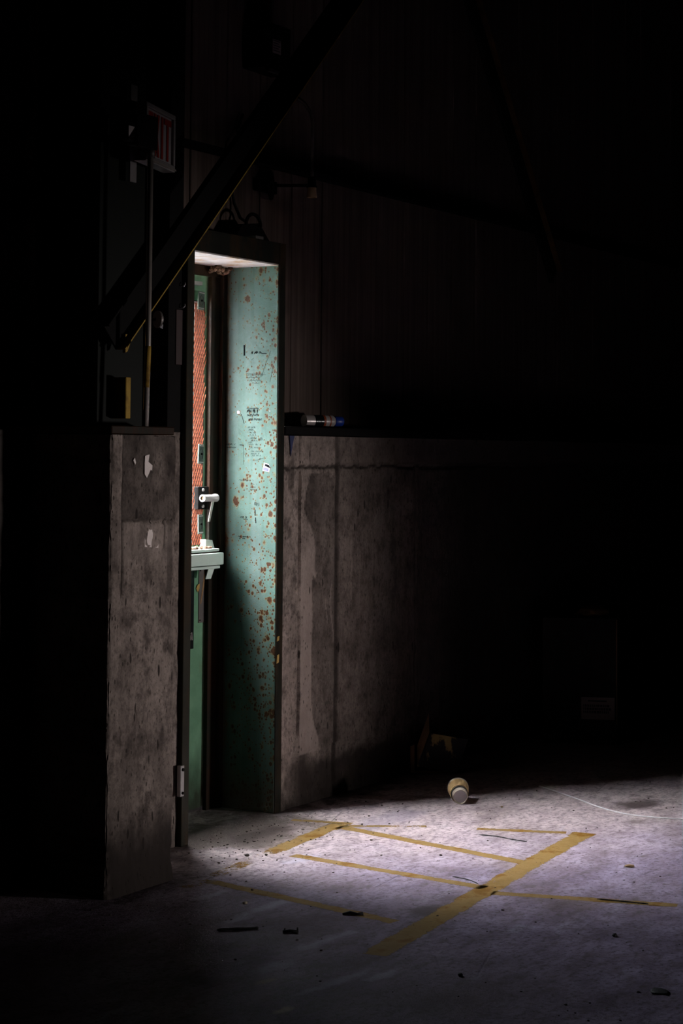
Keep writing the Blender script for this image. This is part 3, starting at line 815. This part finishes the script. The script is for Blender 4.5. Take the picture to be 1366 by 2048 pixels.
# conduit with its box
cd = thing('conduit_with_box', 'thin grey conduit on the pier with a dark junction box at its top', 'conduit', (-1.266, -.308, 1.474))
MB().tube([(-1.266, -.308, 1.474), (-1.2585, -.308, 1.72), (-1.258, -.308, 2.36)], .0098, 12).build('pipe', 'bare', cd, True)
MB().tube([(-1.2645, -.308, 1.60), (-1.2585, -.308, 1.72), (-1.2585, -.308, 1.735)], .0105, 12).build('paint_band', 'yellow', cd, True)['label'] = 'yellow painted stretch of the conduit'
MB().tube([(-1.258, -.308, 2.352), (-1.258, -.308, 2.385)], .015, 12).build('coupling', 'galv', cd, True)
bx = MB().box(-1.362, -1.258, -.330, -.288, 2.380, 2.478, .004).build('box_body', 'black', cd)
MB().box(-1.366, -1.254, -.336, -.330, 2.374, 2.484, .003).build('cover', 'black', bx)
MB().tube([(-1.258, -.312, 2.396), (-1.242, -.312, 2.396)], .008, 10).build('knob', 'white_metal', bx)
MB().tube([(-1.258, -.312, 2.466), (-1.244, -.312, 2.466)], .007, 10).build('knob', 'black', bx)
MB().box(-1.402, -1.362, -.325, -.295, 2.390, 2.450, .003).build('side_box', 'black', cd)
MB().prism([(-1.400, -.3252, 2.436), (-1.368, -.3252, 2.436), (-1.400, -.3252, 2.400)], (0, -.001, 0)).build('label_scrap', 'paper', cd)
# exit sign, turned a little from the wall
sg = thing('exit_sign', 'red and white exit sign in a grey housing behind the junction box', 'sign', (-1.122, -.226, 2.445))
SM = Matrix.Translation((-1.122, -.226, 2.445)) @ Matrix.Rotation(R(16.2), 4, 'Z')
b = MB()
b.box(-.140, .140, -.022, .022, .082, .098, .002, SM).box(-.140, .140, -.022, .022, -.098, -.076, .002, SM).box(-.140, -.124, -.022, .022, -.076, .082, .001, SM).box(.124, .140, -.022, .022, -.076, .082, .001, SM)
b.build('housing', 'signframe', sg)
MB().box(-.124, .124, -.012, .018, -.076, .082, 0, SM).build('face', 'signwhite', sg)
def sb(bb, x0, x1, z0, z1): bb.box(x0, x1, -.0155, -.012, z0, z1, 0, SM)
lt = MB(); sb(lt, -.114, -.096, -.068, .074); sb(lt, -.096, -.064, .056, .074); sb(lt, -.096, -.068, -.006, .012); sb(lt, -.096, -.064, -.068, -.050)
lt.build('letter', 'red', sg)
lt = MB()
for s in (1, -1):
    lt.prism([(-.026 - s * .026, -.0155, -.068), (-.026 - s * .008, -.0155, -.068), (-.026 + s * .026, -.0155, .074), (-.026 + s * .008, -.0155, .074)], (0, .0035, 0), SM)
lt.build('letter', 'red', sg)
lt = MB(); sb(lt, .018, .036, -.068, .074); lt.build('letter', 'red', sg)
lt = MB(); sb(lt, .048, .114, .054, .074); sb(lt, .072, .090, -.068, .054); lt.build('letter', 'red', sg)
MB().box(-.140, .140, -.026, -.022, -.094, -.088, 0, SM).build('trim_strip', 'bare', sg)
MB().box(-1.232, -1.196, -.206, -.200, 2.285, 2.61, .001).build('hanger_strap', 'signframe', sg)
# round dial hanging between column and post
dl = MB().lathe([(0, .004), (.010, .004), (.012, .0), (.022, .0), (.024, .004), (.030, .004), (.031, -.004), (.0, -.006)], 24,
                Matrix.Translation((-.862, -.056, 1.856)) @ Matrix.Rotation(R(68), 4, 'Z') @ Matrix.Rotation(R(90), 4, 'X'))
dial = thing('round_dial', 'small pale round metal dial hanging beside the conduit', 'dial', (-.862, -.05, 1.856))
dl.build('disc', 'galv', dial)
MB().box(-.866, -.858, -.052, .20, 1.852, 1.860).build('stem', 'black', dial)
MB().prism([(-.870, -.068, 1.838), (-.856, -.072, 1.838), (-.858, -.072, 1.822), (-.866, -.068, 1.826)], (0, -.002, 0)).build('tag', 'white', dial)

# ------------------------------------------------------------------ braces
def brace(name, label, x0, z0, x1, z1, depth, y0, flange, mflange, mweb):
    d = Vector((x1 - x0, 0, z1 - z0)); L = d.length; ang = math.atan2(d.z, d.x)
    T = Matrix.Translation((x0, y0, z0)) @ Matrix.Rotation(-ang, 4, 'Y')
    o = thing(name, label, 'brace', (x0, y0, z0))
    MB().box(0, L, 0, .008, 0, depth, .001, T).build('web', mweb, o)
    MB().box(0, L, -flange, .0, 0, .0045, 0, T).build('flange', mflange, o)
    MB().box(0, L, -flange * .6, .0, depth - .006, depth, 0, T).build('flange', mweb, o)
    return o
br = brace('diagonal_brace', 'black diagonal brace with a yellow lower edge rising from the column', -1.300, 1.723, 1.0, 3.940, .106, -.215, .035, 'yellow', 'black')
MB().prism([(-1.274, -.2165, 1.775), (-1.233, -.2165, 1.778), (-1.262, -.2165, 1.72), (-1.273, -.2165, 1.715)], (0, -.012, 0)).build('gusset', 'yellow', br)
MB().box(-1.272, -1.246, -.232, -.172, 1.500, 1.635, .002).build('foot_plate', 'yellow', br)['label'] = 'yellow foot plate under the brace'
b2 = brace('far_brace', 'dark orange-edged diagonal brace high in the dark on the right', 2.60, 2.33, 1.0, 4.38, .11, -.030, .03, 'orange', 'black')
b2.name = 'diagonal_brace.001'
br['group'] = b2['group'] = 'diagonal steel braces along the wall'

# ------------------------------------------------------------------ fittings over the door
tag(MB().box(-.70, 7.0, .140, .190, 2.552, 2.576, .002).build('girt', 'black'), 'horizontal black rail across the planks above the doorway', 'rail')
bk = thing('head_bracket', 'black arched bracket fixed above the door head', 'bracket', (.02, .12, 2.215))
MB().prism([(-.16, .10, 2.216), (.115, .10, 2.216), (.02, .10, 2.30), (-.10, .10, 2.285)], (0, .06, 0)).build('plate', 'black', bk)
arc = [Vector((-.035 + .052 * math.cos(a), .093, 2.285 + .045 * math.sin(a))) for a in [math.pi * k / 12 for k in range(13)]]
MB().tube(arc, .007, 8).build('arch', 'black', bk, True)
MB().box(-.165, -.11, -.004, .10, 2.216, 2.228, .001).build('bolt_strip', 'galv', bk)
tag(MB().tube([(.022, .186, 2.745), (-.02, .186, 2.67), (-.060, .13, 2.60), (-.074, .125, 2.51), (-.055, .186, 2.44), (-.036, .186, 2.38), (-.030, .16, 2.32), (-.03, .13, 2.302)], .0062, 7).build('cable', 'rubber', None, True), 'black cable running down the planks to the bracket over the door', 'cable')
# wall lamp
Pc = Vector((.2046, .168, 2.479)); nd = Vector((.40, -.917, 0)).normalized()
lampo = thing('wall_lamp', 'black wall lamp with round back plate and bare tan lamp holder', 'lamp', Pc)
rot = nd.to_track_quat('Z', 'Y').to_matrix().to_4x4()
MB().lathe([(0, .010), (.020, .010), (.024, .006), (.056, .006), (.060, .002), (.060, -.004), (0, -.006)], 32, Matrix.Translation(Pc) @ rot).build('back_plate', 'black', lampo, 'auto')
MB().box(.12, .26, .172, .197, 2.45, 2.50, .002).build('wall_block', 'black', lampo)
Pe = Pc + Vector((.075, -.150, .0))
MB().tube([Pc + nd * .006, Pe], .0062, 10).build('arm', 'black', lampo, True)
MB().lathe([(0, .034), (.012, .034), (.016, .028), (.018, .0), (.022, -.004), (.022, -.010), (0, -.010)], 20, Matrix.Translation(Pe)).build('cap', 'black', lampo, 'auto')
hold = MB().lathe([(.0, -.010), (.0185, -.010), (.018, -.020), (.019, -.030), (.0215, -.046), (.021, -.050), (.016, -.050), (.015, -.024), (0, -.022)], 20, Matrix.Translation(Pe)).build('lamp_holder', 'tan', lampo, 'auto')
hold['label'] = 'tan lamp holder'
gp = [Pe + Vector((0, 0, .03)), Pe + Vector((.0, .0, .18)), Pe + Vector((-.003, .0, .27)), Pe + Vector((-.012, .02, .325)), Pe + Vector((-.034, .06, .362)), Pe + Vector((-.066, .12, .378)), Pe + Vector((-.085, .165, .376))]
def smooth_path(P, n=6):
    out = []
    for i in range(len(P) - 1):
        p0 = P[max(i - 1, 0)]; p1 = P[i]; p2 = P[i + 1]; p3 = P[min(i + 2, len(P) - 1)]
        for k in range(n):
            t = k / n
            out.append(.5 * ((2 * p1) + (p2 - p0) * t + (2 * p0 - 5 * p1 + 4 * p2 - p3) * t * t + (3 * p1 - p0 - 3 * p2 + p3) * t ** 3))
    out.append(P[-1]); return out
MB().tube(smooth_path(gp), .0068, 10).build('gooseneck', 'bare', lampo, True)
# junction box with a paper tag high on the planks
jb = thing('junction_box', 'dark box with a pale paper tag high above the door', 'box', (.12, .15, 2.93))
MB().box(.03, .24, .10, .196, 2.93, 3.12, .004).build('body', 'black', jb)
MB().box(.101, .162, .0985, .0995, 3.000, 3.056).build('paper_tag', 'label', jb)
b = MB()
for k in range(5): b.box(.106, .156 - .012 * (k % 2), .0978, .0985, 3.009 + k * .010, 3.013 + k * .010)
b.build('print', 'label_ink', jb)
MB().box(.06, .20, .085, .10, 2.915, 2.93, .002).build('lip', 'galv', jb)

# ------------------------------------------------------------------ spray can lying on the sill
ca = Vector((.385, .115, 1.5245)); cdv = Vector((.90, -.435, 0)).normalized()
CT = Matrix.Translation(ca) @ cdv.to_track_quat('Z', 'Y').to_matrix().to_4x4()
can = thing('spray_can', 'white spray can with a blue cap lying on the black sill', 'spray can', ca)
MB().lathe([(0, .002), (.020, .0), (.0255, .003), (.0255, .137), (.0235, .142), (.018, .150), (0, .150)], 28, CT).build('body', 'can', can, 'auto')
MB().lathe([(.0258, .045), (.0258, .088)], 28, CT).build('label_band', 'blackgloss', can, 'auto')
MB().lathe([(.0259, .088), (.0259, .098)], 28, CT).build('stripe', 'can_print', can, 'auto')
MB().lathe([(.0259, .118), (.0259, .124)], 28, CT).build('stripe', 'can_print', can, 'auto')
MB().lathe([(0, .150), (.0200, .150), (.0215, .153), (.0200, .188), (.0185, .190), (0, .190)], 24, CT).build('cap', 'blue', can, 'auto')

# ------------------------------------------------------------------ painted lines on the floor (worn paint lying on the concrete)
def pline(a, c, w, cover=0.0, taper=1.0):
    a = Vector((a[0], a[1], 0)); c = Vector((c[0], c[1], 0)); d = (c - a).normalized(); n = Vector((-d.y, d.x, 0)) * w / 2
    me = bpy.data.meshes.new('painted_line')
    k = 14; vs = []; fs = []; uv = []
    for i in range(k + 1):
        p = a.lerp(c, i / k)
        vs += [p - n + Vector((0, 0, .0004)), p + n + Vector((0, 0, .0004))]
    for i in range(k):
        q = i * 2
        fs.append((q, q + 2, q + 3, q + 1))
    me.from_pydata(vs, [], fs)
    ul = me.uv_layers.new(name='UVMap')
    for lp in me.loops:
        vi = lp.vertex_index; ul.data[lp.index].uv = ((vi // 2) / k, vi % 2)
    at = me.attributes.new('cover', 'FLOAT', 'POINT'); at.data.foreach_set('value', [cover] * len(vs))
    me.update()
    return link('painted_line', me, 'line', fl)
pline((.31, -1.170), (-1.58, -1.350), .092, .12)
pline((-.03, -.323), (-.56, -.376), .085, .08)
pline((-.56, -.376), (-1.20, -.440), .085, -.26)
pline((-1.08, -.45), (-1.226, -1.22), .060, .06)
pline((-.60, -.47), (-.682, -1.25), .056, .12)
pline((-.085, -.350), (-.272, -1.19), .058, .22)
pline((-.067, -.13), (-.010, -.36), .055, .0)
pline((-.735, -1.30), (-.575, -1.86), .056, .10)
pline((.16, -.80), (.275, -1.11), .050, .04)
pline((-.06, -.36), (.10, -.62), .05, -.10)

# ------------------------------------------------------------------ paper cup
rb, rr_, CL = .0285, .0445, .112
tilt = math.asin((rr_ - rb) / CL)
ad = Vector((-.84, -.54, 0)).normalized()
axis = (ad * math.cos(tilt) + Vector((0, 0, -math.sin(tilt)))).normalized()      # rim -> base
base_c = Vector((.566, -.524, rb + .0004))
rim_c = base_c - axis * CL; rim_c.z = max(rim_c.z, rr_ + .001)
CT = Matrix.Translation(rim_c) @ (base_c - rim_c).to_track_quat('Z', 'Y').to_matrix().to_4x4()
cup = thing('paper_cup', 'paper coffee cup with brown sleeve lying on its side on the lit floor', 'cup', (.60, -.47, 0))
def rz(z): return rr_ - .0022 + (rb - rr_ + .0022) * z / CL
MB().lathe([(rz(0) - .0012, .002), (rz(CL) - .0014, CL - .009), (0, CL - .009), (0, CL - .0075), (rz(CL) - .0026, CL - .0075), (rz(CL) - .002, CL), (rz(CL), CL), (rz(0), .002), (rz(0) - .0012, .002)], 40, CT).build('body', 'cupbody', cup, 'auto')
MB().lathe([(0, CL - .0072), (rz(CL) - .0027, CL - .0072)], 40, CT).build('base', 'cupbase', cup)
ring = [Vector((rr_ - .0018, 0, 0))]
MB().lathe([(rr_ - .0024 + .0020 * math.cos(a), .002 + .0020 * math.sin(a)) for a in [2 * math.pi * k / 10 for k in range(11)]], 40, CT).build('rim', 'cupbody', cup, 'auto')
MB().lathe([(rz(.012) + .0012, .012), (rz(.074) + .0034, .074), (rz(.074) + .0022, .074), (rz(.012) + .0002, .012)], 40, CT).build('sleeve', 'sleeve', cup, 'auto')
MB().lathe([(rz(.076) + .0004, .076), (rz(.088) + .0004, .088)], 40, CT).build('dark_band', 'rubber', cup, 'auto')

# ------------------------------------------------------------------ broken crate by the wall
cr = thing('broken_crate', 'broken wooden crate with peeling paint lying against the low wall', 'crate', (1.15, -.11, 0))
A = Vector((1.100, -.040, .034)); B = Vector((1.188, -.186, .006)); U = Vector((.062, -.026, .138)); nb = (B - A).cross(U).normalized() * .008
if nb.dot(Vector((-.86, -.5, 0))) > 0: nb = -nb
MB().prism([A, B, B + U, A + U], nb).build('front_panel', 'peel', cr)
W2 = Vector((0, 0, .090)); nb2 = Vector((.010, .004, 0))
MB().prism([A + Vector((0, 0, .002)), A + U + Vector((-.001, 0, 0)), A + U + Vector((0, .004, .084)), A + W2], nb2).build('side_panel', 'kraft', cr)
MB().prism([(1.081, -.018, .004), (1.094, -.030, .002), (1.092, -.030, .126), (1.080, -.016, .120)], (.006, .003, 0)).build('slat', 'kraft', cr)
MB().prism([(1.112, -.018, .002), (1.20, -.168, .002), (1.30, -.12, .002), (1.21, -.012, .002)], (0, 0, .008)).build('base_board', 'kraft', cr)
MB().prism([B + Vector((.008, .004, 0)), B + U + Vector((.006, .004, 0)), B + U + Vector((.10, .06, -.02)), B + Vector((.10, .06, 0))], (.004, .006, 0)).build('end_panel', 'peel', cr)

# ------------------------------------------------------------------ tall carton with label in the dark
P0 = Vector((2.345, -.460, 0)); fd = Vector((-.353, .936, 0)).normalized(); sd = Vector((.936, .353, 0)).normalized()
cT = Matrix(((sd.x, fd.x, 0, P0.x), (sd.y, fd.y, 0, P0.y), (0, 0, 1, 0), (0, 0, 0, 1)))
ct = thing('tall_carton', 'tall dark carton with a shipping label standing against the wall at right', 'carton', P0)
MB().box(0, .32, 0, .36, .001, .606, .004, cT).build('body', 'carton', ct)
MB().box(-.0012, 0, -.0, .005, .10, .60, 0, cT).build('corner_edge', 'kraft', ct)
lb = MB().box(-.0014, -.0002, .012, .172, .120, .226, 0, cT).build('label_sheet', 'label', ct)
b = MB(); rn = random.Random(4)
b.box(-.0020, -.0014, .050, .140, .205, .212, 0, cT)
for r_ in range(3):
    y = .162
    while y > .040:
        w = rn.uniform(.004, .011); b.box(-.0020, -.0014, y - w, y, .150 + r_ * .015, .161 + r_ * .015, 0, cT); y -= w + .003
b.build('print', 'label_ink', lb)
ls = MB().box(.018, .20, -.0014, -.0002, .124, .228, 0, cT).build('label_sheet', 'carton', ct)
b = MB()
for k in range(5): b.box(.04, .17, -.0020, -.0014, .14 + k * .016, .146 + k * .016, 0, cT)
b.build('print', 'label', ls)
rg = MB(); rn = random.Random(2)
bmesh.ops.create_icosphere(rg.b, subdivisions=3, radius=1.0)
for v in rg.b.verts:
    k = 1 + .4 * noise.noise(v.co * 2.0) + .15 * noise.noise(v.co * 6)
    v.co = Vector((v.co.x * .055 * k, v.co.y * .075 * k, max(-.02, v.co.z * .035 * k)))
    v.co = cT @ (v.co + Vector((.10, .12, .627)))
tag(rg.build('crumpled_rag', 'rag', None, True), 'small crumpled brown rag lying on top of the tall carton', 'rag')

# ------------------------------------------------------------------ string and debris on the floor
sp = [Vector((p[0], p[1], .0022)) for p in ((1.10, -.62), (1.095, -.639), (.986, -.79), (.90, -.90), (.827, -.99), (.76, -1.09), (.727, -1.178), (.722, -1.25), (.734, -1.319), (.753, -1.384), (.80, -1.50), (.84, -1.62))]
tag(MB().tube(smooth_path(sp, 5), .0022, 6).build('string', 'wire', None, True), 'thin pale string curving across the floor at the right', 'string')
def twig(label, pts, r, m, cat='twig', name='twig', group=None):
    P = smooth_path([Vector(p) for p in pts], 4); rn = random.Random(len(label))
    rad = [r * rn.uniform(.6, 1.2) * (.5 if i in (0, len(P) - 1) else 1) for i in range(len(P))]
    return tag(MB().tube(P, rad, 7).build(name, m, None, True), label, cat, group)
twig('flat black strip of rubber on the dark floor, left foreground', [(-1.600, -.838, .004), (-1.570, -.868, .005), (-1.535, -.905, .004), (-1.515, -.925, .005)], .0048, 'rubber', 'strip', 'rubber_strip')
twig('thin dark twig on the bright floor between the yellow lines', [(.055, -.86, .003), (.06, -.93, .004), (.045, -1.00, .003), (.04, -1.06, .003)], .0020, 'rubber')
twig('dark twig lying on the yellow line at the right', [(-.64, -1.62, .003), (-.63, -1.70, .004), (-.615, -1.78, .003)], .0026, 'rubber')
twig('short dark twig near the crossing of the yellow lines', [(-.60, -1.09, .002), (-.62, -1.16, .003), (-.65, -1.21, .002)], .0016, 'rubber')
tg = MB().tube([(-1.515, -1.010, .004), (-1.500, -1.026, .006), (-1.492, -1.046, .004)], .005, 7).tube([(-1.492, -1.046, .004), (-1.484, -1.040, .014)], .0025, 6).tube([(-1.512, -1.012, .004), (-1.505, -1.010, .012)], .0025, 6)
tag(tg.build('clip', 'rubber', None, True), 'small bent black clip on the floor right of the rubber strip', 'clip')
tag(MB().tube([(-1.235, -1.045, .003), (-1.223, -1.064, .007), (-1.215, -1.085, .004), (-1.205, -1.10, .006)], [.003, .006, .004, .005], 7).build('dry_leaf', 'rubber', None, True), 'curled dark leaf near the end of the lower yellow rung', 'leaf')
def pebble(x, y, s, m, label, name='pebble', cat='stone', seed=1, flat=.6):
    return tag(MB().chip((x, y, 0), s, flat, seed).build(name, m, None, True), label, cat, 'crumbs of rubble on the floor' if cat == 'crumb' else None)
pebble(-1.277, -.720, .0075, 'stone', 'pale round pebble below the left yellow rung', seed=3)
pebble(-.143, -1.526, .013, 'tanstone', 'flat tan pebble alone on the floor at right', seed=5, flat=.4)
pebble(-1.501, -2.160, .026, 'rubber', 'flat black blob in the lower right corner of the floor', 'rubber_scrap', 'scrap', 8, .12)
pebble(-1.115, -.640, .0058, 'grit', 'dark crumb of concrete inside the left yellow rung', 'crumb', 'crumb', 9)
pebble(-.33, -.905, .0055, 'grit', 'dark crumb on the bright floor between two yellow rungs', 'crumb', 'crumb', 10)
pebble(-.70, -.345, .008, 'grit', 'dark crumb of rubble near the foot of the left frame', 'crumb', 'crumb', 12)
pebble(-.655, -.395, .006, 'grit', 'small dark crumb right beside the bigger one by the left frame', 'crumb', 'crumb', 13)
pebble(-1.64, -1.65, .008, 'rubber', 'black crumb on the dim floor at the bottom middle', 'crumb', 'crumb', 14)
pebble(-1.03, -1.84, .008, 'rubber', 'black crumb on the violet floor at lower right', 'crumb', 'crumb', 15)
pebble(-.20, -.262, .007, 'grit', 'dry brown flake on the floor just right of the doorway', 'flake', 'flake', 16, .2)
pebble(-.48, -.23, .007, 'grit', 'dark flake on the floor in front of the doorway', 'flake', 'flake', 17, .25)
pebble(.60, -.69, .006, 'tanstone', 'pale yellow crumb on the floor right of the paper cup', 'crumb', 'crumb', 18)
# loose grit swept along the wall and over the lit floor
b = MB(); rn = random.Random(21)
for i in range(620):
    if rn.random() < .45:
        x = rn.gauss(-.45, .4); y = -abs(rn.gauss(.22, .2)) - .03
        if x < -.60 and y > -.10: continue
    else:
        x = rn.uniform(-1.9, 1.6); y = rn.uniform(-2.2, -.12)
    if x < -1.06 and y > -.37: continue
    if min((Vector((x, y, 0)) - Vector((q.x, q.y, 0))).length for q in smooth_path(sp, 5)) < .03: continue
    s = abs(rn.gauss(0, .0016)) + .0008
    r = bmesh.ops.create_icosphere(b.b, subdivisions=1, radius=1.0)
    for v in r['verts']:
        v.co = Vector((x, y, s * .3)) + Vector((v.co.x * s * rn.uniform(.7, 1.5), v.co.y * s * rn.uniform(.7, 1.5), v.co.z * s * .6))
gr = b.build('grit', 'grit'); gr['kind'] = 'stuff'; tag(gr, 'dark grit scattered over the lit floor', 'grit')
